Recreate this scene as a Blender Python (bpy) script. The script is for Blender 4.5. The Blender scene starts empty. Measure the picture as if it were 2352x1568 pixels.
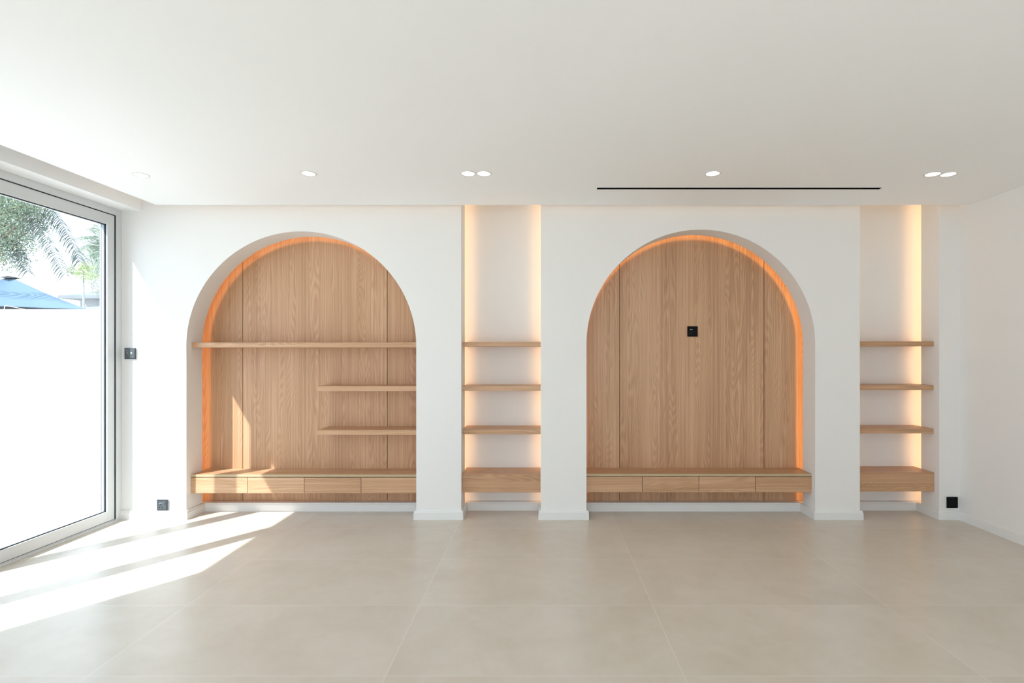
import bpy, bmesh, math, random
from mathutils import Vector, Matrix

C = bpy.context.scene.collection
S = bpy.context.scene
random.seed(7)

# ------------------------------------------------------------------ camera
F, D, HC = 1210.0, 4.12, 1.298          # focal length in px, distance to the main wall plane, eye height
VX, VY = 1242.0, 811.0
cam_d = bpy.data.cameras.new('camera')
cam_d.sensor_width = 36.0
cam_d.lens = 36.0 * F / 2352.0
cam_d.shift_x = -(VX - 1176.0) / 2352.0
cam_d.shift_y = (VY - 784.0) / 2352.0
cam_d.clip_start = 0.05
cam_d.clip_end = 300
cam = bpy.data.objects.new('camera', cam_d)
cam.location = (0, -D, HC)
cam.rotation_euler = (math.radians(90), 0, 0)
C.objects.link(cam)
S.camera = cam

# ------------------------------------------------------------------ light
SUN_STRENGTH, SKY_STRENGTH, EXPOSURE = 8.8, 3.15, 0.20
S.view_settings.view_transform = 'Standard'
S.view_settings.look = 'None'
S.view_settings.gamma = 1
S.view_settings.use_curve_mapping = False
S.view_settings.exposure = EXPOSURE
w = bpy.data.worlds.new('sky'); S.world = w; w.use_nodes = True
wn = w.node_tree.nodes; wl = w.node_tree.links
bg = wn['Background']
tc = wn.new('ShaderNodeTexCoord'); sep = wn.new('ShaderNodeSeparateXYZ'); rp = wn.new('ShaderNodeValToRGB')
wl.new(tc.outputs['Generated'], sep.inputs[0]); wl.new(sep.outputs['Z'], rp.inputs[0])
rp.color_ramp.elements[0].position = 0.0; rp.color_ramp.elements[0].color = (0.77, 0.885, 1.0, 1)
rp.color_ramp.elements[1].position = 0.7; rp.color_ramp.elements[1].color = (0.66, 0.82, 1.0, 1)
wl.new(rp.outputs[0], bg.inputs['Color'])
bg.inputs['Strength'].default_value = SKY_STRENGTH

sun_d = bpy.data.lights.new('sun', 'SUN')
sun_d.energy = SUN_STRENGTH
sun_d.angle = math.radians(0.6)
sun_d.color = (0.95, 0.98, 1.0)
sun = bpy.data.objects.new('sun', sun_d)
SDIR = Vector((1.0, 1.31, -1.717)).normalized()
sun.rotation_euler = SDIR.to_track_quat('-Z', 'Y').to_euler()
sun.location = (-20, -25, 30)
C.objects.link(sun)

def portal(name, loc, rot, sx, sy):      # sampling guides in the window openings, they give no light of their own
    d = bpy.data.lights.new(name, 'AREA'); d.shape = 'RECTANGLE'; d.size = sx; d.size_y = sy
    d.cycles.is_portal = True
    o = bpy.data.objects.new(name, d); o.location = loc; o.rotation_euler = rot; C.objects.link(o)
portal('window_portal', (-3.40, -1.42, 1.2), (0, math.radians(-90), 0), 2.4, 2.8)
portal('window_portal', (0.05, -7.08, 1.2), (math.radians(90), 0, 0), 4.1, 2.3)
portal('window_portal', (-3.40, -5.65, 1.2), (0, math.radians(-90), 0), 2.3, 1.4)

S.cycles.max_bounces = 14
S.cycles.diffuse_bounces = 10
S.cycles.glossy_bounces = 4
S.cycles.transparent_max_bounces = 24
S.cycles.caustics_reflective = False
S.cycles.caustics_refractive = False
S.cycles.sample_clamp_indirect = 6.0
S.cycles.use_denoising = True

# ------------------------------------------------------------------ materials
def srgb(r, g, b):
    f = lambda c: (c / 255 / 12.92) if c / 255 <= 0.04045 else ((c / 255 + 0.055) / 1.055) ** 2.4
    return (f(r), f(g), f(b), 1)

def mat(name, col, rough=0.5, spec=0.5, bump=0.0, bscale=200, metal=0):
    m = bpy.data.materials.new(name); m.use_nodes = True
    n = m.node_tree.nodes; l = m.node_tree.links; b = n['Principled BSDF']
    b.inputs['Base Color'].default_value = (*col[:3], 1)
    b.inputs['Roughness'].default_value = rough
    b.inputs['Specular IOR Level'].default_value = spec
    b.inputs['Metallic'].default_value = metal
    t = n.new('ShaderNodeTexCoord'); no = n.new('ShaderNodeTexNoise'); no.inputs['Scale'].default_value = bscale
    l.new(t.outputs['Object'], no.inputs['Vector'])
    # faint unevenness so that no surface is a mathematically flat colour
    mx = n.new('ShaderNodeMix'); mx.data_type = 'RGBA'; mx.blend_type = 'MULTIPLY'
    mx.inputs['Factor'].default_value = 1.0
    mr = n.new('ShaderNodeMapRange'); mr.inputs['To Min'].default_value = 0.985; mr.inputs['To Max'].default_value = 1.015
    n2 = n.new('ShaderNodeTexNoise'); n2.inputs['Scale'].default_value = 1.3
    l.new(t.outputs['Object'], n2.inputs['Vector']); l.new(n2.outputs['Fac'], mr.inputs['Value'])
    mx.inputs[6].default_value = (*col[:3], 1); l.new(mr.outputs[0], mx.inputs[7]); l.new(mx.outputs[2], b.inputs['Base Color'])
    if bump:
        bu = n.new('ShaderNodeBump'); bu.inputs['Strength'].default_value = bump; bu.inputs['Distance'].default_value = 0.002
        l.new(no.outputs['Fac'], bu.inputs['Height']); l.new(bu.outputs[0], b.inputs['Normal'])
    return m

def emit(name, col, strength):
    m = bpy.data.materials.new(name); m.use_nodes = True
    n = m.node_tree.nodes; l = m.node_tree.links; n.remove(n['Principled BSDF'])
    e = n.new('ShaderNodeEmission'); e.inputs[0].default_value = (*col, 1); e.inputs[1].default_value = strength
    l.new(e.outputs[0], n['Material Output'].inputs[0]); return m

def wood(name, axis, light=1.0, edge=False):
    """oak veneer; axis 'Z' = upright grain, 'X' = grain along the shelf"""
    m = bpy.data.materials.new(name); m.use_nodes = True
    n = m.node_tree.nodes; l = m.node_tree.links; b = n['Principled BSDF']
    t = n.new('ShaderNodeTexCoord'); oi = n.new('ShaderNodeObjectInfo')
    off = n.new('ShaderNodeVectorMath'); off.operation = 'MULTIPLY_ADD'
    comb = n.new('ShaderNodeCombineXYZ')
    for i in range(3): l.new(oi.outputs['Random'], comb.inputs[i])
    l.new(comb.outputs[0], off.inputs[0]); off.inputs[1].default_value = (7.3, 3.1, 5.7); l.new(t.outputs['Object'], off.inputs[2])
    def mapped(sl, sc):      # sl along grain, sc across
        mp = n.new('ShaderNodeMapping'); mp.inputs['Scale'].default_value = (sc, sc, sl) if axis == 'Z' else (sl, sc, sc)
        l.new(off.outputs[0], mp.inputs['Vector']); return mp
    def noise(mp, scale, detail=3, rough=0.5, dist=0):
        q = n.new('ShaderNodeTexNoise'); q.inputs['Scale'].default_value = scale; q.inputs['Detail'].default_value = detail
        q.inputs['Roughness'].default_value = rough; q.inputs['Distortion'].default_value = dist
        l.new(mp.outputs[0], q.inputs['Vector']); return q
    broad = noise(mapped(0.28, 2.6), 1.6, 2, 0.5)               # slow bands, board by board
    warp = noise(mapped(0.30, 3.0), 1.5, 2.0, 0.5)             # steers the cathedral lines
    fine = noise(mapped(3.0, 300), 1.0, 3, 0.65)                  # pores
    streak = noise(mapped(0.5, 85), 1.0, 4, 0.65)
    # cathedral lines: sine of (position across + warp)
    sx = n.new('ShaderNodeSeparateXYZ'); l.new(off.outputs[0], sx.inputs[0])
    a = n.new('ShaderNodeMath'); a.operation = 'MULTIPLY'; a.inputs[1].default_value = 560.0 if axis == 'Z' else 620.0
    l.new(sx.outputs['X' if axis == 'Z' else 'Z'], a.inputs[0])
    a2 = n.new('ShaderNodeMath'); a2.operation = 'MULTIPLY_ADD'; a2.inputs[1].default_value = 330.0
    l.new(warp.outputs['Fac'], a2.inputs[0]); l.new(a.outputs[0], a2.inputs[2])
    s = n.new('ShaderNodeMath'); s.operation = 'SINE'; l.new(a2.outputs[0], s.inputs[0])
    def madd(src, mul, add):
        q = n.new('ShaderNodeMath'); q.operation = 'MULTIPLY_ADD'; q.inputs[1].default_value = mul
        l.new(src, q.inputs[0])
        if isinstance(add, float): q.inputs[2].default_value = add
        else: l.new(add, q.inputs[2])
        return q.outputs[0]
    v = madd(broad.outputs['Fac'], 0.50, -0.24)
    am = n.new('ShaderNodeMath'); am.operation = 'MULTIPLY'; l.new(s.outputs[0], am.inputs[0]); l.new(streak.outputs['Fac'], am.inputs[1])
    v = madd(am.outputs[0], 0.13, v)
    v = madd(fine.outputs['Fac'], 0.45, v)
    v = madd(streak.outputs['Fac'], 0.68, v)
    r = n.new('ShaderNodeValToRGB'); l.new(v, r.inputs[0])
    e = r.color_ramp.elements
    e[0].position = 0.30; e[0].color = (0.34 * light, 0.180 * light, 0.092 * light, 1)
    e[1].position = 0.88; e[1].color = (0.70 * light, 0.465 * light, 0.305 * light, 1)
    q = r.color_ramp.elements.new(0.58); q.color = (0.550 * light, 0.318 * light, 0.172 * light, 1)
    l.new(r.outputs[0], b.inputs['Base Color'])
    b.inputs['Roughness'].default_value = 0.42
    b.inputs['Specular IOR Level'].default_value = 0.6
    bu = n.new('ShaderNodeBump'); bu.inputs['Strength'].default_value = 0.12; bu.inputs['Distance'].default_value = 0.001
    l.new(v, bu.inputs['Height']); l.new(bu.outputs[0], b.inputs['Normal'])
    return m

def floor_mat():
    m = bpy.data.materials.new('porcelain_tile'); m.use_nodes = True
    n = m.node_tree.nodes; l = m.node_tree.links; b = n['Principled BSDF']
    t = n.new('ShaderNodeTexCoord'); sp = n.new('ShaderNodeSeparateXYZ'); l.new(t.outputs['Object'], sp.inputs[0])
    def joint(sock, pitch, phase, half):
        a = n.new('ShaderNodeMath'); a.operation = 'SUBTRACT'; l.new(sock, a.inputs[0]); a.inputs[1].default_value = phase
        p = n.new('ShaderNodeMath'); p.operation = 'PINGPONG'; l.new(a.outputs[0], p.inputs[0]); p.inputs[1].default_value = pitch / 2
        c = n.new('ShaderNodeMath'); c.operation = 'LESS_THAN'; l.new(p.outputs[0], c.inputs[0]); c.inputs[1].default_value = half
        f = n.new('ShaderNodeMath'); f.operation = 'DIVIDE'; l.new(a.outputs[0], f.inputs[0]); f.inputs[1].default_value = pitch
        g = n.new('ShaderNodeMath'); g.operation = 'FLOOR'; l.new(f.outputs[0], g.inputs[0])
        return c.outputs[0], g.outputs[0]
    jx, ix = joint(sp.outputs['X'], 1.2, 0.576, 0.0016)
    jy, iy = joint(sp.outputs['Y'], 0.595, -0.215, 0.0016)
    mxj = n.new('ShaderNodeMath'); mxj.operation = 'MAXIMUM'; l.new(jx, mxj.inputs[0]); l.new(jy, mxj.inputs[1])
    cb = n.new('ShaderNodeCombineXYZ'); l.new(ix, cb.inputs[0]); l.new(iy, cb.inputs[1])
    wh = n.new('ShaderNodeTexWhiteNoise'); l.new(cb.outputs[0], wh.inputs['Vector'])
    offs = n.new('ShaderNodeVectorMath'); offs.operation = 'MULTIPLY_ADD'; l.new(wh.outputs['Color'], offs.inputs[0]); offs.inputs[1].default_value = (9, 9, 9); l.new(t.outputs['Object'], offs.inputs[2])
    def noise(s, d, r, dist=0):
        q = n.new('ShaderNodeTexNoise'); q.inputs['Scale'].default_value = s; q.inputs['Detail'].default_value = d; q.inputs['Roughness'].default_value = r
        q.inputs['Distortion'].default_value = dist
        l.new(offs.outputs[0], q.inputs['Vector']); return q
    n1 = noise(2.2, 6, 0.62, 0.4); n2 = noise(11, 4, 0.6)
    md = n.new('ShaderNodeMath'); md.operation = 'MULTIPLY_ADD'; md.inputs[1].default_value = 0.35; l.new(n2.outputs['Fac'], md.inputs[0]); l.new(n1.outputs['Fac'], md.inputs[2])
    r = n.new('ShaderNodeValToRGB'); l.new(md.outputs[0], r.inputs[0]); e = r.color_ramp.elements
    e[0].position = 0.45; e[0].color = (0.600, 0.540, 0.455, 1)
    e[1].position = 0.90; e[1].color = (0.680, 0.632, 0.560, 1)
    mx = n.new('ShaderNodeMix'); mx.data_type = 'RGBA'; l.new(mxj.outputs[0], mx.inputs['Factor']); l.new(r.outputs[0], mx.inputs[6])
    mx.inputs[7].default_value = (0.74, 0.71, 0.65, 1)
    l.new(mx.outputs[2], b.inputs['Base Color'])
    b.inputs['Roughness'].default_value = 0.29; b.inputs['Specular IOR Level'].default_value = 0.42
    bu = n.new('ShaderNodeBump'); bu.inputs['Strength'].default_value = 0.5; bu.inputs['Distance'].default_value = 0.0008; bu.invert = True
    l.new(mxj.outputs[0], bu.inputs['Height']); l.new(bu.outputs[0], b.inputs['Normal'])
    return m

def leaf_mat(name, cols, trans=0.35):
    m = bpy.data.materials.new(name); m.use_nodes = True
    n = m.node_tree.nodes; l = m.node_tree.links; b = n['Principled BSDF']
    g = n.new('ShaderNodeNewGeometry'); r = n.new('ShaderNodeValToRGB'); l.new(g.outputs['Random Per Island'], r.inputs[0])
    els = r.color_ramp.elements
    els[0].position = 0; els[0].color = (*cols[0], 1); els[1].position = 1; els[1].color = (*cols[-1], 1)
    for i, c in enumerate(cols[1:-1]):
        q = els.new((i + 1) / (len(cols) - 1)); q.color = (*c, 1)
    l.new(r.outputs[0], b.inputs['Base Color']); b.inputs['Roughness'].default_value = 0.5
    tr = n.new('ShaderNodeBsdfTranslucent'); l.new(r.outputs[0], tr.inputs[0])
    mx = n.new('ShaderNodeMixShader'); mx.inputs[0].default_value = trans
    l.new(b.outputs[0], mx.inputs[1]); l.new(tr.outputs[0], mx.inputs[2]); l.new(mx.outputs[0], n['Material Output'].inputs[0])
    return m

def glass_mat():
    m = bpy.data.materials.new('window_glass'); m.use_nodes = True
    n = m.node_tree.nodes; l = m.node_tree.links; n.remove(n['Principled BSDF'])
    tr = n.new('ShaderNodeBsdfTransparent'); tr.inputs[0].default_value = (0.985, 0.992, 0.992, 1)
    gl = n.new('ShaderNodeBsdfGlossy'); gl.inputs['Roughness'].default_value = 0.0
    lw = n.new('ShaderNodeLayerWeight'); lw.inputs['Blend'].default_value = 0.5
    pw = n.new('ShaderNodeMath'); pw.operation = 'POWER'; pw.inputs[1].default_value = 5.0; l.new(lw.outputs['Facing'], pw.inputs[0])
    ml = n.new('ShaderNodeMath'); ml.operation = 'MULTIPLY_ADD'; ml.inputs[1].default_value = 0.96; ml.inputs[2].default_value = 0.02; l.new(pw.outputs[0], ml.inputs[0])
    mx = n.new('ShaderNodeMixShader'); l.new(ml.outputs[0], mx.inputs[0]); l.new(tr.outputs[0], mx.inputs[1]); l.new(gl.outputs[0], mx.inputs[2])
    l.new(mx.outputs[0], n['Material Output'].inputs[0]); return m

M = {}
M['paint'] = mat('white_wall_paint', (0.835, 0.824, 0.808), 0.75, 0.3, 0.05, 260)
M['ceil'] = mat('white_ceiling_paint', (0.925, 0.935, 0.94), 0.8, 0.2)
M['board'] = mat('dark_pocket_lining', (0.28, 0.26, 0.24), 0.9, 0.2)  # unseen pocket walls, darkened so the strip light bounces less
M['skirt'] = mat('white_gloss_skirting', (0.80, 0.80, 0.79), 0.35, 0.5)
M['ring'] = mat('matt_trim_ring', (0.62, 0.60, 0.58), 0.6, 0.3)
M['frame'] = mat('white_window_plastic', (0.66, 0.675, 0.68), 0.3, 0.5)
M['rubber'] = mat('dark_rubber_seal', (0.035, 0.038, 0.045), 0.6, 0.4)
M['spacer'] = mat('grey_blue_spacer', (0.42, 0.50, 0.56), 0.35, 0.5)
M['glass'] = glass_mat()
M['woodV'] = wood('oak_veneer_upright', 'Z')
M['woodH'] = wood('oak_veneer_level', 'X')
M['edge'] = mat('pale_edge_band', (0.50, 0.39, 0.24), 0.5, 0.4)
M['groove'] = mat('dark_wood_backing', (0.26, 0.14, 0.05), 0.7, 0.2)
M['floor'] = floor_mat()
M['black'] = mat('black_plastic', (0.003, 0.003, 0.003), 0.35, 0.12)
M['glare_black'] = mat('glare_greyed_black_plastic', (0.045, 0.052, 0.060), 0.35, 0.5)  # black plates by the door, window glare lightened into their colour
M['glare_black2'] = mat('glare_greyed_black_insert', (0.075, 0.088, 0.098), 0.30, 0.5)  # insert of the same black plates, colour also lifted for the glare
M['chrome'] = mat('pale_metal_dot', (0.55, 0.60, 0.63), 0.3, 0.5, metal=0.6)
M['ventblack'] = mat('black_powder_coat', (0.004, 0.004, 0.004), 0.7, 0.2)
M['led'] = emit('warm_led', (1.0, 0.58, 0.28), 6.0)
M['led_arch'] = emit('warm_led_arch', (1.0, 0.46, 0.17), 10.5)
M['led_arch_right'] = emit('warm_led_arch_right', (1.0, 0.47, 0.13), 13)
M['led_cove'] = emit('warm_led_cove', (1.0, 0.60, 0.30), 7)
M['lamp'] = emit('downlight_diffuser', (1.0, 0.95, 0.86), 14)
M['gardenwall'] = mat('white_render', (0.82, 0.81, 0.79), 0.9, 0.2)
M['paving'] = mat('pale_paving', (0.62, 0.60, 0.56), 0.8, 0.2)
M['canvas'] = mat('blue_canvas', (0.115, 0.175, 0.235), 0.8, 0.2, 0.3, 60)
M['canvas_dark'] = mat('grey_canvas', (0.04, 0.045, 0.05), 0.8, 0.2)
M['piping'] = mat('white_piping', (0.8, 0.8, 0.8), 0.6, 0.3)
M['pole'] = mat('grey_pole', (0.2, 0.2, 0.2), 0.5, 0.4)
M['roof'] = mat('grey_roof_tile', (0.16, 0.17, 0.18), 0.8, 0.2)
M['housewall'] = mat('pale_house_wall', (0.25, 0.26, 0.27), 0.9, 0.2)
M['bark'] = mat('palm_bark', (0.13, 0.11, 0.09), 0.9, 0.2, 0.6, 30)
M['frond'] = leaf_mat('palm_leaf', [(0.040, 0.058, 0.052), (0.066, 0.086, 0.070), (0.052, 0.064, 0.062), (0.095, 0.112, 0.085)], 0.15)
M['frond2'] = leaf_mat('far_palm_leaf', [(0.09, 0.13, 0.09), (0.14, 0.19, 0.12), (0.12, 0.15, 0.12), (0.20, 0.24, 0.14)], 0.2)
M['leaf'] = leaf_mat('tree_leaf', [(0.15, 0.22, 0.165), (0.20, 0.28, 0.19), (0.24, 0.31, 0.21), (0.20, 0.26, 0.18), (0.42, 0.35, 0.18)])  # leaf tones raised to put the outdoor haze into the colour
M['yleaf'] = leaf_mat('yellow_green_leaf', [(0.30, 0.36, 0.16), (0.40, 0.44, 0.20), (0.30, 0.38, 0.20)])

# ------------------------------------------------------------------ mesh helpers
def finish(name, bm, m, parent=None, smooth=False):
    me = bpy.data.meshes.new(name)
    bmesh.ops.recalc_face_normals(bm, faces=bm.faces)
    bm.to_mesh(me); bm.free()
    if not isinstance(m, (list, tuple)): m = [m]
    for k in m: me.materials.append(k)
    if smooth:
        for p in me.polygons: p.use_smooth = True
    o = bpy.data.objects.new(name, me); C.objects.link(o)
    if parent: o.parent = parent; o.matrix_parent_inverse = Matrix.Translation(parent.location).inverted()
    return o

def box(bm, x0, x1, y0, y1, z0, z1, mi=0, bev=0.0):
    r = bmesh.ops.create_cube(bm, size=1.0)
    vs = r['verts']
    for v in vs:
        v.co = Vector(((x0 + x1) / 2 + v.co.x * (x1 - x0), (y0 + y1) / 2 + v.co.y * (y1 - y0), (z0 + z1) / 2 + v.co.z * (z1 - z0)))
    fs = list({f for v in vs for f in v.link_faces})
    for f in fs: f.material_index = mi
    if bev > 0:
        es = list({e for v in vs for e in v.link_edges})
        bmesh.ops.bevel(bm, geom=es, offset=bev, segments=2, affect='EDGES', profile=0.5, clamp_overlap=True)

def bx(name, dims, m, parent=None, bev=0.0):
    bm = bmesh.new(); box(bm, *dims, bev=bev); return finish(name, bm, m, parent)

def prism(bm, pts, y0, y1, mi=0, dark=None):        # polygon in the XZ plane, pushed from y0 to y1
    a = [bm.verts.new((x, y0, z)) for x, z in pts]; b = [bm.verts.new((x, y1, z)) for x, z in pts]
    fs = [bm.faces.new(a), bm.faces.new(b[::-1])]
    k = len(pts)
    for i in range(k): fs.append(bm.faces.new((a[i], a[(i + 1) % k], b[(i + 1) % k], b[i])))
    for f in fs: f.material_index = mi
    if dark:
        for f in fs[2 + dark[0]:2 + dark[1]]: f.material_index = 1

def empty(name, loc):
    o = bpy.data.objects.new(name, None); o.location = loc; o.empty_display_size = 0.1; C.objects.link(o); return o

def tag(o, label=None, cat=None, group=None, kind=None):
    if label: o['label'] = label
    if cat: o['category'] = cat
    if group: o['group'] = group
    if kind: o['kind'] = kind
    return o

def struct(o): o['kind'] = 'structure'; return o

def tube(bm, pts, r, seg=8, mi=0, closed=False):
    rings = []
    n = len(pts)
    for i, p in enumerate(pts):
        p = Vector(p)
        d = Vector(pts[min(i + 1, n - 1)]) - Vector(pts[max(i - 1, 0)])
        d.normalize()
        up = Vector((0, 0, 1)) if abs(d.z) < 0.9 else Vector((1, 0, 0))
        u = d.cross(up).normalized(); v = d.cross(u)
        rr = r[i] if isinstance(r, (list, tuple)) else r
        rings.append([bm.verts.new(p + u * rr * math.cos(2 * math.pi * k / seg) + v * rr * math.sin(2 * math.pi * k / seg)) for k in range(seg)])
    for i in range(n - 1):
        for k in range(seg):
            f = bm.faces.new((rings[i][k], rings[i][(k + 1) % seg], rings[i + 1][(k + 1) % seg], rings[i + 1][k])); f.material_index = mi
    bm.faces.new(rings[0][::-1]).material_index = mi; bm.faces.new(rings[-1]).material_index = mi

def cyl(bm, x, y, z, r, h, axis='Y', seg=32, mi=0):       # disc/cylinder centred at x,y,z
    rings = []
    for s in (-h / 2, h / 2):
        ring = []
        for k in range(seg):
            a = 2 * math.pi * k / seg; c, q = r * math.cos(a), r * math.sin(a)
            ring.append(bm.verts.new((x + c, y + s, z + q) if axis == 'Y' else (x + c, y + q, z + s)))
        rings.append(ring)
    fs = [bm.faces.new(rings[0]), bm.faces.new(rings[1][::-1])]
    for k in range(seg): fs.append(bm.faces.new((rings[0][k], rings[0][(k + 1) % seg], rings[1][(k + 1) % seg], rings[1][k])))
    for f in fs: f.material_index = mi

def P(x, y, dep):                        # where the sight line through a photo pixel stands at a given distance
    return Vector(((x - VX) * dep / F, dep - D, HC + (VY - y) * dep / F))

# ------------------------------------------------------------------ setting
XL, XR, YB = -3.275, 3.275, -7.0
ZC, ZU = 2.4335, 2.64
LIP, NOTCH, BACK = 0.196, 0.150, 0.284
A_X, A_R, A_Z = -1.8727, 0.8989, 1.352       # left arch: centre, radius, spring height
B_X, B_R, B_Z = 1.2521, 0.8946, 1.370        # right arch
N1 = (-0.622, 0.0)                           # middle niche
N2 = (2.496, 3.117)                          # right niche

bm = bmesh.new(); box(bm, -3.345, 3.35, YB - 0.1, 0.34, -0.12, 0.0); struct(finish('floor', bm, M['floor']))

def arch_pts(cx, r, cz, rev=False, seg=96, o=0.0):
    pts = [(cx - r - o, 0.0)] + [(cx - (r + o) * math.cos(math.pi * k / seg), cz + (r + o) * math.sin(math.pi * k / seg)) for k in range(seg + 1)] + [(cx + r + o, 0.0)]
    return pts
def pier(x0, x1, arch, o0=0, o1=0, oa=0):
    pts = [(x0 + o0, 0.0)]
    if arch: pts += arch_pts(*arch, o=oa)
    pts += [(x1 - o1, 0.0), (x1 - o1, ZU), (x0 + o0, ZU)]
    return pts
bm = bmesh.new()
PK = 0.062
for (x0, x1, arch, s0, s1) in ((XL - 0.07, N1[0], (A_X, A_R, A_Z), 0, 1), (N1[1], N2[0], (B_X, B_R, B_Z), 1, 1), (N2[1], XR + 0.07, None, 1, 0)):
    prism(bm, pier(x0, x1, arch), 0.0, NOTCH)
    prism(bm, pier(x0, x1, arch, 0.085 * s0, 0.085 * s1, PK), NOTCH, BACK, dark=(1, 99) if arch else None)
# thin lips that hide the light strips
for (cx, r, cz) in ((A_X, A_R, A_Z), (B_X, B_R, B_Z)):
    a = arch_pts(cx, r, cz); b = arch_pts(cx, r, cz, o=0.010)
    prism(bm, a + b[::-1], NOTCH, LIP)
for x0, x1 in ((N1[0] - 0.010, N1[0]), (N1[1], N1[1] + 0.010), (N2[0] - 0.010, N2[0]), (N2[1], N2[1] + 0.010)):
    box(bm, x0, x1, NOTCH, LIP, 0, ZU)
box(bm, XL - 0.07, XR + 0.07, BACK, BACK + 0.12, -0.1, ZU + 0.1)
wall_back = struct(finish('wall_back', bm, [M['paint'], M['board']]))

# warm light strips inside the rims of the two arches and the two shelf niches
def led_arch(cx, r, cz, m):
    bm = bmesh.new()
    a = arch_pts(cx, r, cz, o=0.025); b = arch_pts(cx, r, cz, o=0.037)
    a[0] = (a[0][0], 0.075); a[-1] = (a[-1][0], 0.075); b[0] = (b[0][0], 0.075); b[-1] = (b[-1][0], 0.075)
    prism(bm, a + b[::-1], NOTCH, NOTCH + 0.003)
    return finish('light_strip', bm, m, wall_back)
led_arch(A_X, A_R, A_Z, M['led_arch']); led_arch(B_X, B_R, B_Z, M['led_arch_right'])
for xe, sg in ((N1[0], -1), (N1[1], 1), (N2[0], -1), (N2[1], 1)):
    bm = bmesh.new(); xs = sorted((xe + sg * 0.050, xe + sg * 0.078)); box(bm, xs[0], xs[1], NOTCH, NOTCH + 0.003, 0.075, ZU - 0.04)
    finish('light_strip', bm, M['led'], wall_back)

# ceiling: lowered sheet with a slot for the air outlet, shadow gaps along the back wall and the window side
VX0, VX1, VY0, VY1 = 0.388, 2.346, -0.505, -0.465
CX0, CY1, ZT = -2.945, -0.085, ZC + 0.035
bm = bmesh.new()
box(bm, CX0, VX0, YB, CY1, ZC, ZT); box(bm, VX1, XR, YB, CY1, ZC, ZT)
box(bm, VX0, VX1, YB, VY0, ZC, ZT); box(bm, VX0, VX1, VY1, CY1, ZC, ZT)
box(bm, XL - 0.07, XR + 0.07, YB - 0.1, BACK + 0.1, ZU, ZU + 0.15)
ceiling = struct(finish('ceiling', bm, M['ceil']))
bm = bmesh.new(); box(bm, -2.9, XR - 0.01, -0.125, -0.110, ZT, ZT + 0.004); finish('light_strip', bm, M['led_cove'], ceiling)
bm = bmesh.new(); box(bm, XL - 0.005, -3.121, YB, -0.0005, 2.411, ZU); struct(finish('trim_1', bm, M['ceil']))

WOUT = -3.345
W1Y0, W1Y1 = -2.865, 0.0
bm = bmesh.new()
box(bm, WOUT, XL, YB - 0.1, -6.3, -0.05, ZU); box(bm, WOUT, XL, -5.0, W1Y0, -0.05, ZU); box(bm, WOUT, XL, -6.3, -5.0, 2.33, ZU)
box(bm, WOUT, XL, W1Y0, 0.0, 2.411, ZU)
struct(finish('wall_left', bm, M['paint']))
bm = bmesh.new(); box(bm, XR, XR + 0.07, YB - 0.1, BACK, -0.05, ZU); struct(finish('wall_right', bm, M['paint']))
bm = bmesh.new()
box(bm, XL, -2.0, YB - 0.1, YB, 0, ZU); box(bm, 2.1, XR, YB - 0.1, YB, 0, ZU); box(bm, -2.0, 2.1, YB - 0.1, YB, 2.33, ZU)
struct(finish('wall_front', bm, M['paint']))

# added unseen window behind the camera, lets in fill daylight
w2 = struct(empty('added_fill_window_2', (0, YB - 0.05, 0)))
bm = bmesh.new()
box(bm, -2.0, 2.1, YB - 0.09, YB - 0.02, 0, 0.08); box(bm, -2.0, 2.1, YB - 0.09, YB - 0.02, 2.25, 2.33)
for x in (-2.0, 0.01, 2.02): box(bm, x, x + 0.08, YB - 0.09, YB - 0.02, 0.08, 2.25)
finish('window_frame', bm, M['frame'], w2)
bx('pane', (-1.94, 2.04, YB - 0.06, YB - 0.054, 0.06, 2.27), M['glass'], w2)

w3 = struct(empty('added_fill_window_3', (-3.31, -5.3, 0)))  # second added window, out of view, raises the daylight in the room
bm = bmesh.new()
box(bm, -3.34, -3.28, -6.3, -5.0, 0, 0.08); box(bm, -3.34, -3.28, -6.3, -5.0, 2.25, 2.33)
for y in (-6.3, -5.69, -5.08): box(bm, -3.34, -3.28, y, y + 0.08, 0.08, 2.25)
finish('window_frame', bm, M['frame'], w3)
bx('pane', (-3.312, -3.306, -6.24, -5.06, 0.06, 2.27), M['glass'], w3)

# big glazed door set on the left (three leaves)
door = struct(empty('window_1', (-3.31, -1.43, 0)))
bm = bmesh.new()
FZ = 2.411; GY = -0.054; GT = 2.361; GB = 0.022
xi = XL
box(bm, WOUT, xi, GY, -0.0005, 0, FZ, bev=0.002)                                    # jamb by the back wall
box(bm, WOUT, xi, W1Y0, W1Y0 + 0.055, 0, FZ, bev=0.002)
box(bm, WOUT, xi, W1Y0 + 0.055, GY, GT, FZ, bev=0.002)
box(bm, WOUT, xi, W1Y0 + 0.055, GY, 0.0, 0.012, bev=0.002)
box(bm, WOUT, xi - 0.014, W1Y0 + 0.055, GY, 0.012, GB - 0.004, bev=0.001)
finish('outer_frame', bm, M['frame'], door)
bm = bmesh.new()                                                                       # rubber at the back of the gap
box(bm, -3.33, -3.318, GY - 0.012, GY, GB, GT); box(bm, -3.33, -3.318, W1Y0 + 0.055, GY, GT - 0.012, GT); box(bm, -3.33, -3.318, W1Y0 + 0.055, GY, GB - 0.004, GB + 0.01)
box(bm, -3.33, -3.318, -1.031, -1.011, GB, GT); box(bm, -3.33, -3.318, -1.998, -1.978, GB, GT)
box(bm, -3.312, -3.280, GY - 0.0045, GY + 0.0005, GB, GT); box(bm, -3.312, -3.280, W1Y0 + 0.055, GY, GT - 0.003, GT + 0.0005); box(bm, -3.312, -3.2895, W1Y0 + 0.055, GY, GB - 0.0045, GB - 0.0025)  # dark strips on the gap's faces stand in for its shadow
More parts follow.
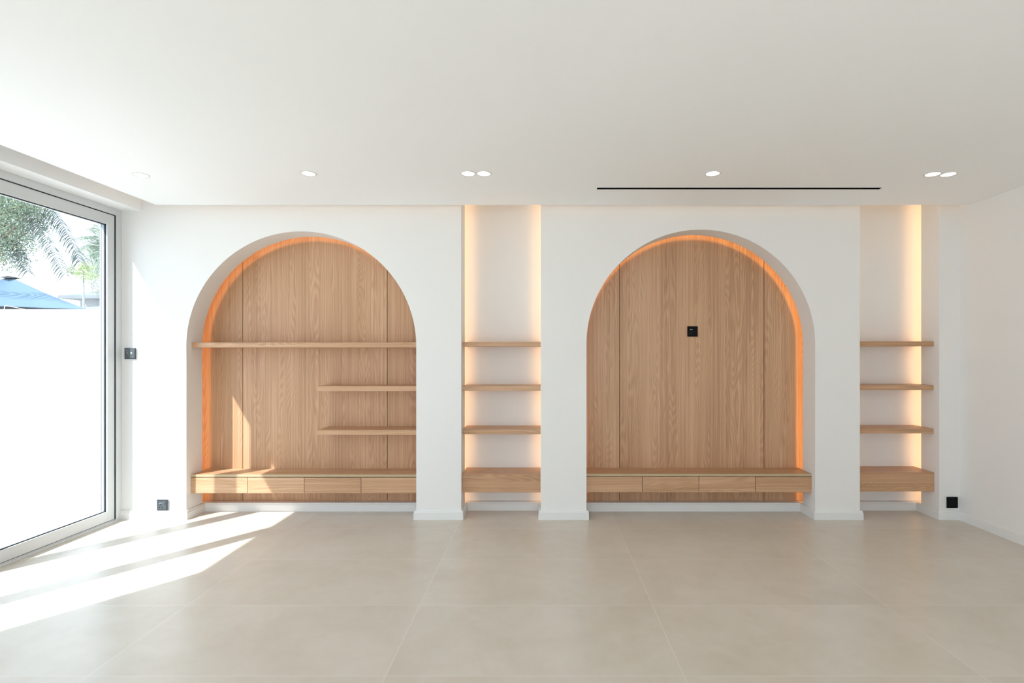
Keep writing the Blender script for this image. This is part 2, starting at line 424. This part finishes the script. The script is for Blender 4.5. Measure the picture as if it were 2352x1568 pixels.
finish('seal_and_gap_shade', bm, M['rubber'], door)
GZ0, GZ1 = 0.097, 2.276
leaves = [(-0.0605, -1.017, -0.125, -0.94), (-1.024, -1.984, -1.10, -1.915), (-1.991, -2.803, -2.06, -2.73)]
for (s1, s0, g1, g0) in leaves:
    bm = bmesh.new()
    xs = -3.285; z0, z1 = GB, GT - 0.005
    def frame_ring(X0, X1, ya, yb, za, zb, oy0, oy1, oz0, oz1):
        # ring between the outer rectangle o* and the opening a/b
        box(bm, X0, X1, oy0, ya, oz0, oz1, bev=0.0015); box(bm, X0, X1, yb, oy1, oz0, oz1, bev=0.0015)
        box(bm, X0, X1, ya, yb, oz0, za, bev=0.0015); box(bm, X0, X1, ya, yb, zb, oz1, bev=0.0015)
    frame_ring(-3.298, xs, g0, g1, GZ0, GZ1, s0, s1, z0, z1)
    frame_ring(WOUT, -3.298, g0 - 0.006, g1 + 0.006, GZ0 - 0.006, GZ1 + 0.006, s0 + 0.002, s1 - 0.002, z0 + 0.002, z1 - 0.002)
    lf = finish('sash', bm, M['frame'], door)
    bm = bmesh.new(); frame_ring(-3.308, -3.2985, g0, g1, GZ0, GZ1, g0 - 0.005, g1 + 0.005, GZ0 - 0.005, GZ1 + 0.005)
    box(bm, -3.308, -3.2985, g0, g1, GZ1 - 0.006, GZ1 + 0.002); box(bm, -3.308, -3.2985, g0, g1, GZ0 - 0.002, GZ0 + 0.005); box(bm, -3.308, -3.2985, g1 - 0.003, g1 + 0.002, GZ0, GZ1)
    finish('gasket', bm, M['rubber'], lf)
    bm = bmesh.new(); frame_ring(-3.331, -3.3125, g0 + 0.0005, g1 - 0.0005, GZ0 + 0.0005, GZ1 - 0.0005, g0 - 0.005, g1 + 0.005, GZ0 - 0.005, GZ1 + 0.005)
    finish('spacer', bm, M['spacer'], lf)
    bx('pane', (-3.3122, -3.3085, g0 - 0.003, g1 + 0.003, GZ0 - 0.003, GZ1 + 0.003), M['glass'], lf)
    bx('pane', (-3.3355, -3.3318, g0 - 0.003, g1 + 0.003, GZ0 - 0.003, GZ1 + 0.003), M['glass'], lf)
    bm = bmesh.new(); frame_ring(WOUT, -3.336, g0, g1, GZ0, GZ1, g0 - 0.005, g1 + 0.005, GZ0 - 0.005, GZ1 + 0.005)
    finish('bead', bm, M['frame'], lf)

# baseboards: one moulded profile swept along the plan of the walls
PROF = [(0, 0), (0.018, 0), (0.018, 0.054), (0.0145, 0.057), (0.0145, 0.064), (0.0105, 0.070), (0, 0.070)]
def skirt(bm, path, prof=PROF):
    n = len(path); rings = []
    for i in range(n):
        p = Vector(path[i])
        d1 = (Vector(path[i]) - Vector(path[i - 1])).normalized() if i > 0 else None
        d2 = (Vector(path[i + 1]) - Vector(path[i])).normalized() if i < n - 1 else None
        n1 = Vector((d1.y, -d1.x)) if d1 else None; n2 = Vector((d2.y, -d2.x)) if d2 else None
        if n1 is None: off = n2
        elif n2 is None: off = n1
        else:
            off = (n1 + n2); off = off / off.dot(n1)
        rings.append([bm.verts.new((p.x + off.x * a, p.y + off.y * a, z)) for a, z in prof])
    k = len(prof)
    for i in range(n - 1):
        for j in range(k):
            bm.faces.new((rings[i][j], rings[i][(j + 1) % k], rings[i + 1][(j + 1) % k], rings[i + 1][j]))
    bm.faces.new(rings[0]); bm.faces.new(rings[-1][::-1])
KA, KN = 0.223, 0.246
AL, AR = A_X - A_R, A_X + A_R; BL, BR = B_X - B_R, B_X + B_R
bm = bmesh.new()
skirt(bm, [(XL, 0), (AL, 0), (AL, KA), (AR, KA), (AR, 0), (N1[0], 0), (N1[0], KN), (N1[1], KN), (N1[1], 0), (BL, 0), (BL, KA), (BR, KA), (BR, 0),
           (N2[0], 0), (N2[0], KN), (N2[1], KN), (N2[1], 0), (XR - 0.0, 0)])
for x0, x1, k in ((AL, AR, KA), (BL, BR, KA), (N1[0], N1[1], KN), (N2[0], N2[1], KN)):
    box(bm, x0 - 0.06, x1 + 0.06, max(k, LIP + 0.001), BACK, 0, 0.0695)
struct(finish('baseboard_back', bm, M['skirt']))
bm = bmesh.new(); skirt(bm, [(XR, -0.018), (XR, YB)]); struct(finish('baseboard_right', bm, M['skirt']))
bm = bmesh.new(); skirt(bm, [(XL, -4.99), (XL, W1Y0 - 0.002)]); struct(finish('baseboard_left', bm, M['skirt']))

# ------------------------------------------------------------------ wood panelling in the arches
PY = 0.268
def clip_arch(cx, r, cz, xa, xb, z0, seg=64):
    """outline of the arch between xa and xb above z0"""
    pts = [(xa, z0)]
    top = lambda x: cz + math.sqrt(max(0.0, r * r - (x - cx) ** 2))
    for k in range(seg + 1):
        t = 0.5 - 0.5 * math.cos(math.pi * k / seg)
        x = xa + (xb - xa) * t
        pts.append((x, top(x)))
    pts.append((xb, z0)); return pts
def panelling(cx, r, cz, g1, g2, label):
    t = tag(empty('arched_panel', (cx, PY, 0.07)), label, 'wall panel', 'oak arched panels')
    R = r + 0.060; h = 0.0026
    for nm, xa, xb in (('side_panel', cx - R, g1 - h), ('centre_panel', g1 + h, g2 - h), ('side_panel', g2 + h, cx + R)):
        bm = bmesh.new(); prism(bm, clip_arch(cx, R, cz, xa, xb, 0.0705), PY, PY + 0.009); finish(nm, bm, M['woodV'], t)
    bm = bmesh.new(); prism(bm, clip_arch(cx, R, cz, cx - R, cx + R, 0.0705), PY + 0.0093, BACK - 0.001); finish('backing', bm, M['groove'], t)
    return t
panelling(A_X, A_R, A_Z, -2.4816, -1.277, 'pale oak arched back panel with wall shelves mounted on it')
panelling(B_X, B_R, B_Z, 0.6567, 1.8594, 'warm oak arched back panel with black outlet at its centre')

# ------------------------------------------------------------------ drawer units and shelves
FY = 0.052
def drawer_unit(x0, x1, zt, zb, label):
    t = tag(empty('floating_drawer_unit', ((x0 + x1) / 2, 0.16, zb)), label, 'drawer unit', 'floating drawer units')
    g = 0.0015
    bx('carcass', (x0 + g, x1 - g, FY + 0.019, LIP + 0.068, zb, zt - 0.0235), M['woodH'], t)
    bm = bmesh.new()
    box(bm, x0 + g, x1 - g, FY, LIP + 0.070, zt - 0.0195, zt)
    bm.faces.ensure_lookup_table()
    for f in bm.faces:
        f.normal_update()
        c = f.calc_center_median()
        if abs(c.y - FY) < 1e-4: f.material_index = 1
    finish('top_board', bm, [M['woodH'], M['edge']], t)
    n = 4; wd = (x1 - x0) / n
    for i in range(n):
        bx('drawer', (x0 + i * wd + 0.0018, x0 + (i + 1) * wd - 0.0018, FY, FY + 0.018, zb, zt - 0.0245), M['woodH'], t, bev=0.0006)
drawer_unit(AL, AR, 0.3385, 0.1905, 'pale oak drawer unit under the shelves, sunlight across its left end')
drawer_unit(BL, BR, 0.3440, 0.1970, 'oak drawer unit in the right arch below the black wall outlet')

def shelf(x0, x1, zt, th, label, group, y0=0.058, y1=BACK - 0.0008, nm='shelf_board', cat='shelf'):
    o = bx(nm, (x0, x1, y0, y1, zt - th, zt), M['woodH'], bev=0.0008)
    return tag(o, label, cat, group)
GA = 'shelves in the left arch'
yp = PY - 0.0005
shelf(AL + 0.0015, AR - 0.0015, 1.384, 0.040, 'long oak shelf spanning the full width of the left arch', GA, 0.062, yp)
shelf(-1.774, AR - 0.0015, 1.036, 0.038, 'upper of the two short oak shelves in the left arch', GA, 0.058, yp)
shelf(-1.774, AR - 0.0015, 0.688, 0.037, 'lower of the two short oak shelves, nearest above the left drawer unit', GA, 0.058, yp)
for (x0, x1), zs, box_z, nmn, grp in ((N1, (1.3895, 1.0385, 0.695), (0.3435, 0.196), 'middle niche', 'shelves in the middle niche'), (N2, (1.392, 1.044, 0.700), (0.355, 0.204), 'right niche', 'shelves in the right niche')):
    for z, pos in zip(zs, ('top', 'second', 'third')):
        shelf(x0 + 0.0015, x1 - 0.0015, z, 0.038, '%s oak shelf from the top in the %s' % (pos, nmn) if pos != 'top' else 'topmost oak shelf in the %s with tall empty space above' % nmn, grp)
    shelf(x0 + 0.0015, x1 - 0.0015, box_z[0], box_z[0] - box_z[1], 'thick oak box shelf near the floor in the %s' % nmn, 'thick box shelves in the niches', 0.052, nm='box_shelf', cat='box shelf')

# ------------------------------------------------------------------ switches and outlets
def plate(name, x, y, z, mt, mt2, label, cat, kind):
    t = tag(empty(name, (x, y, z)), label, cat)
    s = 0.043
    bx('back_box', (x - s + 0.003, x + s - 0.003, y - 0.005, y - 0.0002, z - s + 0.003, z + s - 0.003), M['skirt'], t)
    bx('face_plate', (x - s, x + s, y - 0.012, y - 0.0052, z - s, z + s), mt, t, bev=0.0015)
    f = y - 0.012
    if kind == 'switch':
        for sx in (-1, 1):
            b_ = bx('rocker', (x + sx * 0.020 - 0.0195, x + sx * 0.020 + 0.0195, f - 0.003, f - 0.0002, z - 0.038, z + 0.038), mt2, t, bev=0.001)
            bm = bmesh.new(); cyl(bm, x + sx * 0.016 - 0.002, f - 0.0035, z + 0.004, 0.0065, 0.0008, mi=0); finish('symbol_ring', bm, M['chrome'] if sx > 0 else M['pole'], b_)
        bm = bmesh.new(); cyl(bm, x - 0.0215, f - 0.0035, z + 0.024, 0.0028, 0.0008); finish('indicator_dot', bm, M['chrome'], t)
    elif kind == 'socket':
        bx('insert', (x - 0.032, x + 0.032, f - 0.0025, f - 0.0002, z - 0.032, z + 0.032), mt2, t, bev=0.001)
        bm = bmesh.new()
        box(bm, x - 0.013, x - 0.009, f - 0.0030, f - 0.0026, z - 0.001, z + 0.010)
        box(bm, x - 0.024, x - 0.016, f - 0.0030, f - 0.0026, z - 0.020, z - 0.015); box(bm, x - 0.003, x + 0.005, f - 0.0030, f - 0.0026, z - 0.020, z - 0.015)
        finish('socket_hole', bm, M['black'], t)
        bx('rocker', (x + 0.010, x + 0.026, f - 0.0055, f - 0.0027, z + 0.004, z + 0.028), mt2, t, bev=0.001)
        bm = bmesh.new(); box(bm, x - 0.022, x - 0.010, f - 0.0032, f - 0.0026, z + 0.014, z + 0.0185); cyl(bm, x - 0.001, f - 0.0029, z + 0.018, 0.0025, 0.0006); finish('indicator_dot', bm, M['chrome'], t)
    else:
        bm = bmesh.new(); cyl(bm, x, f - 0.0015, z, 0.026, 0.003, seg=48); finish('round_insert', bm, mt2, t)
    return t
M['black2'] = mat('black_plastic_insert', (0.006, 0.007, 0.007), 0.35, 0.15)
M['black3'] = mat('satin_black_plastic', (0.004, 0.004, 0.004), 0.45, 0.12)
plate('light_switch', -3.204, 0.0, 1.296, M['glare_black'], M['glare_black2'], 'black double light switch, greyed by glare, on white wall beside the glazed door', 'light switch', 'switch')
plate('wall_socket', -2.951, 0.0, 0.1135, M['glare_black'], M['glare_black2'], 'glare-greyed black power socket low on the sunlit wall left of the arch', 'wall socket', 'socket')
plate('wall_socket', 1.262, PY, 1.479, M['black'], M['black3'], 'black power socket in the middle of the right oak panel', 'wall socket', 'socket')
plate('wall_socket', 3.211, 0.0, 0.1345, M['black'], M['black2'], 'black wall socket just above the baseboard in the right corner', 'wall socket', 'round')

# ------------------------------------------------------------------ ceiling fittings
def downlight():
    t = empty('ceiling_downlight', (0, 0, ZC))
    bm = bmesh.new(); seg = 64
    prof = [(0.0400, -0.0005), (0.0405, -0.0030), (0.0460, -0.0030), (0.0480, -0.0002)]
    rings = [[bm.verts.new((r * math.cos(2 * math.pi * k / seg), r * math.sin(2 * math.pi * k / seg), ZC + z)) for k in range(seg)] for r, z in prof]
    for a, b in zip(rings, rings[1:]):
        for k in range(seg): bm.faces.new((a[k], a[(k + 1) % seg], b[(k + 1) % seg], b[k]))
    finish('trim_ring', bm, M['ring'], t, smooth=True)
    bm = bmesh.new(); cyl(bm, 0, 0, ZC - 0.0009, 0.0402, 0.0012, axis='Z', seg=64); finish('diffuser', bm, M['lamp'], t)
    return t
def dup(root, loc):
    r = root.copy(); C.objects.link(r); r.location = loc
    for ch in list(root.children):
        c = ch.copy(); C.objects.link(c); c.parent = r; c.matrix_parent_inverse = ch.matrix_parent_inverse.copy()
    return r
DL = [(-2.546, -0.765, 'round ceiling downlight nearest the glazed door'),
      (-1.466, -0.793, 'single round downlight above the left arch with shelves'),
      (-0.459, -0.793, 'left one of the downlight pair before the middle niche'),
      (-0.359, -0.793, 'right one of the downlight pair before the middle niche'),
      (1.086, -0.793, 'single round downlight beside the long black air slot'),
      (2.484, -0.781, 'left one of the downlight pair near the right wall'),
      (2.586, -0.777, 'right one of the downlight pair, closest to the right wall')]
d0 = downlight()
for i, (x, y, lab) in enumerate(DL):
    o = d0 if i == 0 else dup(d0, (x, y, ZC))
    o.location = (x, y, ZC)
    tag(o, lab, 'ceiling light', 'round recessed ceiling downlights')

t = tag(empty('air_slot', ((VX0 + VX1) / 2, -0.485, ZC)), 'long black linear air slot set in the white ceiling', 'air vent')
bm = bmesh.new()
box(bm, VX0 + 0.0003, VX1 - 0.0003, VY0 + 0.0003, VY0 + 0.003, ZC + 0.001, ZT + 0.06); box(bm, VX0 + 0.0003, VX1 - 0.0003, VY1 - 0.003, VY1 - 0.0003, ZC + 0.001, ZT + 0.06)
box(bm, VX0 + 0.0003, VX0 + 0.003, VY0 + 0.003, VY1 - 0.003, ZC + 0.001, ZT + 0.06); box(bm, VX1 - 0.003, VX1 - 0.0003, VY0 + 0.003, VY1 - 0.003, ZC + 0.001, ZT + 0.06)
box(bm, VX0 + 0.0003, VX1 - 0.0003, VY0 + 0.0003, VY1 - 0.0003, ZT + 0.06, ZT + 0.064)
finish('slot_frame', bm, M['ventblack'], t)
bx('blade', (VX0 + 0.004, VX1 - 0.022, VY0 + 0.016, VY0 + 0.020, ZC + 0.006, ZT + 0.03), M['ventblack'], t)

# ------------------------------------------------------------------ outside
bm = bmesh.new(); box(bm, -60, WOUT, -20, 60, -0.30, -0.06); box(bm, WOUT, 12, -20, YB - 0.1, -0.30, -0.06); struct(finish('ground', bm, M['paving']))
dw = 7.12; ztop = HC + 100 * dw / F
bm = bmesh.new(); box(bm, -16, -3.36, dw - D, dw - D + 0.2, -0.1, ztop); box(bm, -16, -3.36, dw - D - 0.02, dw - D + 0.22, ztop - 0.05, ztop + 0.003)
struct(finish('wall_garden', bm, M['gardenwall']))

# blue canopy beyond the garden wall
ap = P(24, 636, 11.4)
R_ = P(204, 711, 11.2); Lc = Vector((2 * ap.x - R_.x, R_.y, R_.z))
N_ = Vector((ap.x - 0.35, ap.y - 1.95, R_.z)); Fc = Vector((ap.x + 0.25, ap.y + 1.95, R_.z))
par = tag(empty('garden_parasol', (ap.x, ap.y, -0.06)), 'blue canvas parasol with white piping beyond the garden wall', 'parasol')
bm = bmesh.new()
cor = [N_, R_, Fc, Lc]; n = 14
for a, b in zip(cor, cor[1:] + cor[:1]):
    grid = []
    for i in range(n + 1):
        row = []
        for j in range(n + 1):
            u = i / n; v = j / n
            p = ap.lerp(a.lerp(b, v), u)
            p.z -= 0.10 * math.sin(math.pi * u) * math.sin(math.pi * v) * 1.0
            p.z -= 0.03 * math.sin(math.pi * u)
            row.append(bm.verts.new(p))
        grid.append(row)
    for i in range(n):
        for j in range(n): bm.faces.new((grid[i][j], grid[i + 1][j], grid[i + 1][j + 1], grid[i][j + 1]))
bmesh.ops.remove_doubles(bm, verts=bm.verts, dist=0.0005)
can = finish('canopy', bm, M['canvas'], par, smooth=True)
md = can.modifiers.new('thick', 'SOLIDIFY'); md.thickness = 0.006
bm = bmesh.new()
for a, b in zip(cor, cor[1:] + cor[:1]):
    seg = 10; top = [a.lerp(b, k / seg) for k in range(seg + 1)]
    tv = [bm.verts.new(p) for p in top]; bv = [bm.verts.new(p - Vector((0, 0, 0.14 + 0.03 * math.sin(k * math.pi / 2) ** 2))) for k, p in enumerate(top)]
    for k in range(seg): bm.faces.new((tv[k], tv[k + 1], bv[k + 1], bv[k]))
vl = finish('valance', bm, M['canvas_dark'], par); md = vl.modifiers.new('thick', 'SOLIDIFY'); md.thickness = 0.005
bm = bmesh.new(); tube(bm, [(ap.x, ap.y, -0.06), (ap.x, ap.y, ap.z - 0.02)], 0.025, 12); finish('pole', bm, M['pole'], par)
bm = bmesh.new()
tube(bm, [P(9, 713, 9.35), P(11, 703, 9.35), P(13, 701.5, 9.35), P(32, 705, 9.35), P(62, 711.5, 9.4)], 0.006, 6)
finish('piping', bm, M['piping'], par, smooth=True)
bm = bmesh.new()
tube(bm, [P(192, 712, 10.9), P(192.5, 701, 10.9), P(195, 699.5, 10.9), P(198, 703, 10.9), P(199, 712, 10.9)], 0.006, 6)
finish('piping', bm, M['piping'], par, smooth=True)
bm = bmesh.new()                                                       # loose top flap
g = []
for i in range(11):
    a = 2 * math.pi * i / 10
    r = 0.15 + 0.03 * math.sin(3 * a)
    g.append(bm.verts.new((ap.x - 0.02 + r * math.cos(a), ap.y + r * math.sin(a), ap.z - 0.022 + 0.015 * math.sin(2 * a + 1))))
c0 = bm.verts.new((ap.x - 0.06, ap.y, ap.z + 0.03))
for i in range(10): bm.faces.new((g[i], g[i + 1], c0))
fl = finish('top_flap', bm, M['canvas_dark'], par); md = fl.modifiers.new('thick', 'SOLIDIFY'); md.thickness = 0.005

# neighbour's roof far behind
hs = tag(empty('neighbour_house', (-19, 20, 0)), 'grey hip roofed house behind the garden wall, right of the parasol', 'house')
def hip(bm, x0, x1, y0, y1, z0, z1, ins, mi=0):
    a = [bm.verts.new(p) for p in ((x0, y0, z0), (x1, y0, z0), (x1, y1, z0), (x0, y1, z0))]
    ym = (y0 + y1) / 2
    r = [bm.verts.new((x0 + ins, ym, z1)), bm.verts.new((x1 - ins, ym, z1))]
    for f in ((a[0], a[1], r[1], r[0]), (a[1], a[2], r[1]), (a[2], a[3], r[0], r[1]), (a[3], a[0], r[0])): bm.faces.new(f).material_index = mi
    bm.faces.new(a[::-1]).material_index = mi
e0 = P(137, 678, 24); e1 = P(330, 682, 24); rz = P(180, 663, 27).z
bm = bmesh.new(); hip(bm, e0.x, e1.x, e0.y, e0.y + 7, e0.z, rz + 0.35, 2.4); box(bm, e0.x - .05, e1.x + .05, e0.y - 0.05, e0.y + 7.05, e0.z - 0.14, e0.z); finish('roof', bm, M['roof'], hs)
bx('wall', (e0.x + 0.5, e1.x - 0.5, e0.y + 0.5, e0.y + 6.5, -0.2, e0.z - 0.14), M['housewall'], hs)
e2 = P(150, 700, 22); bm = bmesh.new(); hip(bm, e2.x, e1.x + 1, e2.y, e2.y + 3.2, e2.z - .2, e2.z + 0.25, 1.5); finish('porch_roof', bm, M['roof'], hs)

# palms
def frond(name, parent, p0, p1, p2, m, length, n=46, droop=0.75, rad=0.010, seed=0, wd=0.013):
    """rachis from p0 to p2 bending by p1, two rows of leaflets"""
    rnd = random.Random(seed); bm = bmesh.new()
    def B(t): return p0 * (1 - t) ** 2 + p1 * 2 * t * (1 - t) + p2 * t * t
    pts = [B(i / 20) for i in range(21)]
    tube(bm, pts, [rad * (1.1 - i / 20) for i in range(21)], 6)
    for i in range(n):
        t = 0.12 + 0.87 * (i + rnd.uniform(-.3, .3)) / n
        p = B(t); tg = (B(min(1, t + .02)) - B(max(0, t - .02))).normalized()
        side = tg.cross(Vector((0, 0, 1))); side.normalize()
        L = length * (0.50 + 0.65 * math.sin(math.pi * min(1, 0.10 + 0.72 * t)) ** 0.8) * rnd.uniform(.85, 1.12)
        for s in (-1, 1):
            d = (side * s * 0.75 + tg * (0.55 + rnd.uniform(-.12, .12)) + Vector((0, 0, rnd.uniform(-.25, .2)))).normalized()
            q = [p]
            dd = d.copy(); cur = p.copy()
            for k in range(4):
                dd = (dd + Vector((0, 0, -droop * (0.35 + 0.3 * k) * rnd.uniform(.6, 1.2)))).normalized(); cur = cur + dd * L / 4; q.append(cur.copy())
            wv = tg * 1.0
            ws = [wd * .6, wd, wd * .85, wd * .5, wd * .05]
            va = [bm.verts.new(a + wv * ws[k]) for k, a in enumerate(q)]; vb = [bm.verts.new(a - wv * ws[k]) for k, a in enumerate(q)]
            for k in range(4): bm.faces.new((va[k], va[k + 1], vb[k + 1], vb[k]))
    return finish(name, bm, m, parent)

def trunk(bm, base, top, r0, r1):
    n = 24; pts = []; rs = []
    for i in range(n + 1):
        t = i / n; pts.append(base.lerp(top, t) + Vector((0.08 * math.sin(t * 2.5), 0, 0))); rs.append((r0 + (r1 - r0) * t) * (1.06 if i % 2 else 0.96))
    tube(bm, pts, rs, 12)

crown = P(-60, 395, 9.6)
palm = tag(empty('palm_tree', (crown.x, crown.y, -0.06)), 'tall palm whose drooping fronds hang in from the left over the parasol', 'palm tree')
bm = bmesh.new(); trunk(bm, Vector((crown.x - .2, crown.y, -0.06)), crown, 0.17, 0.13); finish('trunk', bm, M['bark'], palm, smooth=True)
ctrl = [(P(45, 400, 9.3), P(152, 636, 8.9), .30), (P(110, 395, 9.4), P(188, 607, 9.3), .31), (P(0, 470, 9.3), P(66, 628, 9.0), .26),
        (P(30, 330, 9.9), P(205, 470, 10.3), .30)]
for i, (b, c, L) in enumerate(ctrl): frond('frond', palm, crown, b, c, M['frond'], L * 1.12, n=118, seed=i, droop=0.55, wd=.0105)
for i in range(7):
    a = math.radians(70 + i * 38); dr = Vector((math.cos(a), math.sin(a), 0))
    frond('frond', palm, crown, crown + dr * 1.2 + Vector((0, 0, 1.0)), crown + dr * 2.5 + Vector((0, 0, -0.5)), M['frond'], .34, n=40, seed=20 + i)

cr2 = P(243, 590, 15.5)
palm2 = tag(empty('palm_tree', (cr2.x, cr2.y, -0.06)), 'lighter green palm farther off, at the right edge of the glass', 'palm tree')
bm = bmesh.new(); trunk(bm, Vector((cr2.x, cr2.y, -0.06)), cr2, 0.16, 0.12); finish('trunk', bm, M['bark'], palm2, smooth=True)
for i, (bx_, by_, tx, ty, dd) in enumerate([(215, 520, 181, 552, -.3), (205, 535, 176, 590, .3), (215, 560, 184, 622, 0), (225, 590, 188, 650, -.2), (228, 500, 205, 530, .2), (235, 560, 205, 668, 0),
                                    (230, 540, 215, 620, -.4), (240, 520, 224, 585, .4), (235, 610, 215, 672, 0.2), (215, 545, 195, 575, 0.1), (225, 480, 225, 500, 0), (290, 520, 330, 620, 0), (280, 480, 340, 540, .3)]):
    frond('frond', palm2, cr2, P(bx_, by_, 15.5 + dd), P(tx, ty, 15.5 + dd * 3), M['frond2'], .36, n=44, seed=60 + i, droop=.38, wd=.011)

def leaf_cloud(bm, centre, rad, count, size, rnd):
    for _ in range(count):
        while True:
            v = Vector((rnd.uniform(-1, 1), rnd.uniform(-1, 1), rnd.uniform(-1, 1)))
            if v.length <= 1: break
        p = centre + Vector((v.x * rad[0], v.y * rad[1], v.z * rad[2]))
        a = Vector((rnd.gauss(0, 1), rnd.gauss(0, 1), rnd.gauss(0, 1))).normalized()
        b = a.cross(Vector((rnd.gauss(0, 1), rnd.gauss(0, 1), rnd.gauss(0, 1)))).normalized()
        s = size * rnd.uniform(.7, 1.3); nrm = a.cross(b) * s * 0.18
        vs = [bm.verts.new(p + a * s), bm.verts.new(p + b * s * .42 + nrm), bm.verts.new(p - a * s), bm.verts.new(p - b * s * .42 + nrm)]
        bm.faces.new(vs)

tb = P(-20, 520, 9.2)
tree = tag(empty('leafy_tree', (tb.x, tb.y, -0.06)), 'dense leafy tree with yellowing leaves at the left edge, behind the palm fronds', 'tree')
rnd = random.Random(3)
bm = bmesh.new()
tube(bm, [Vector((tb.x - .5, tb.y, -0.06)), Vector((tb.x - .45, tb.y, 1.5)), Vector((tb.x - .2, tb.y, 2.8)), tb + Vector((0, 0, .6))], [.13, .11, .08, .04], 10)
tips = [(-40, 440), (10, 450), (45, 470), (70, 475), (5, 500), (35, 520), (-20, 560), (20, 570), (62, 500), (0, 600), (38, 545), (62, 535), (-30, 480)]
for x, y in tips:
    e = P(x, y, 9.2 + rnd.uniform(-.5, .5)); s = Vector((tb.x - .25, tb.y, 2.6))
    tube(bm, [s, s.lerp(e, .5) + Vector((0, 0, .15)), e], [.035, .02, .008], 6)
finish('trunk', bm, M['bark'], tree, smooth=True)
bm = bmesh.new()
for x, y, rx, ry, c in [(-45, 440, .5, .38, 500), (8, 455, .42, .32, 560), (48, 462, .34, .26, 430), (78, 478, .24, .2, 230), (2, 505, .40, .33, 560), (42, 510, .30, .26, 400), (-30, 560, .42, .32, 400),
                        (14, 562, .32, .26, 330), (62, 505, .22, .24, 210), (-4, 602, .30, .18, 150), (36, 548, .26, .24, 230), (62, 540, .2, .12, 80), (22, 590, .28, .16, 110), (-40, 500, .4, .4, 400), (45, 430, .4, .2, 250), (80, 450, .3, .15, 150)]:
    leaf_cloud(bm, P(x, y, 9.1), (rx, .45, ry), int(c * 3.4), .020, rnd)
finish('foliage', bm, M['leaf'], tree)
sh = P(192, 640, 14)
shr = tag(empty('young_tree', (sh.x, sh.y, -0.06)), 'small tree with yellow green leaves before the farther palm', 'tree')
bm = bmesh.new(); tube(bm, [Vector((sh.x + .05, sh.y, -0.06)), Vector((sh.x, sh.y, 2.3)), sh + Vector((0, 0, .2))], [.045, .03, .012], 8); finish('trunk', bm, M['housewall'], shr, smooth=True)
bm = bmesh.new()
for x, y, rx, ry, c in [(185, 618, .22, .13, 130), (200, 632, .25, .15, 150), (176, 628, .16, .09, 70), (196, 612, .18, .1, 80)]:
    leaf_cloud(bm, P(x, y, 14), (rx, .3, ry), int(c * 1.3), .034, rnd)
finish('foliage', bm, M['yleaf'], shr)
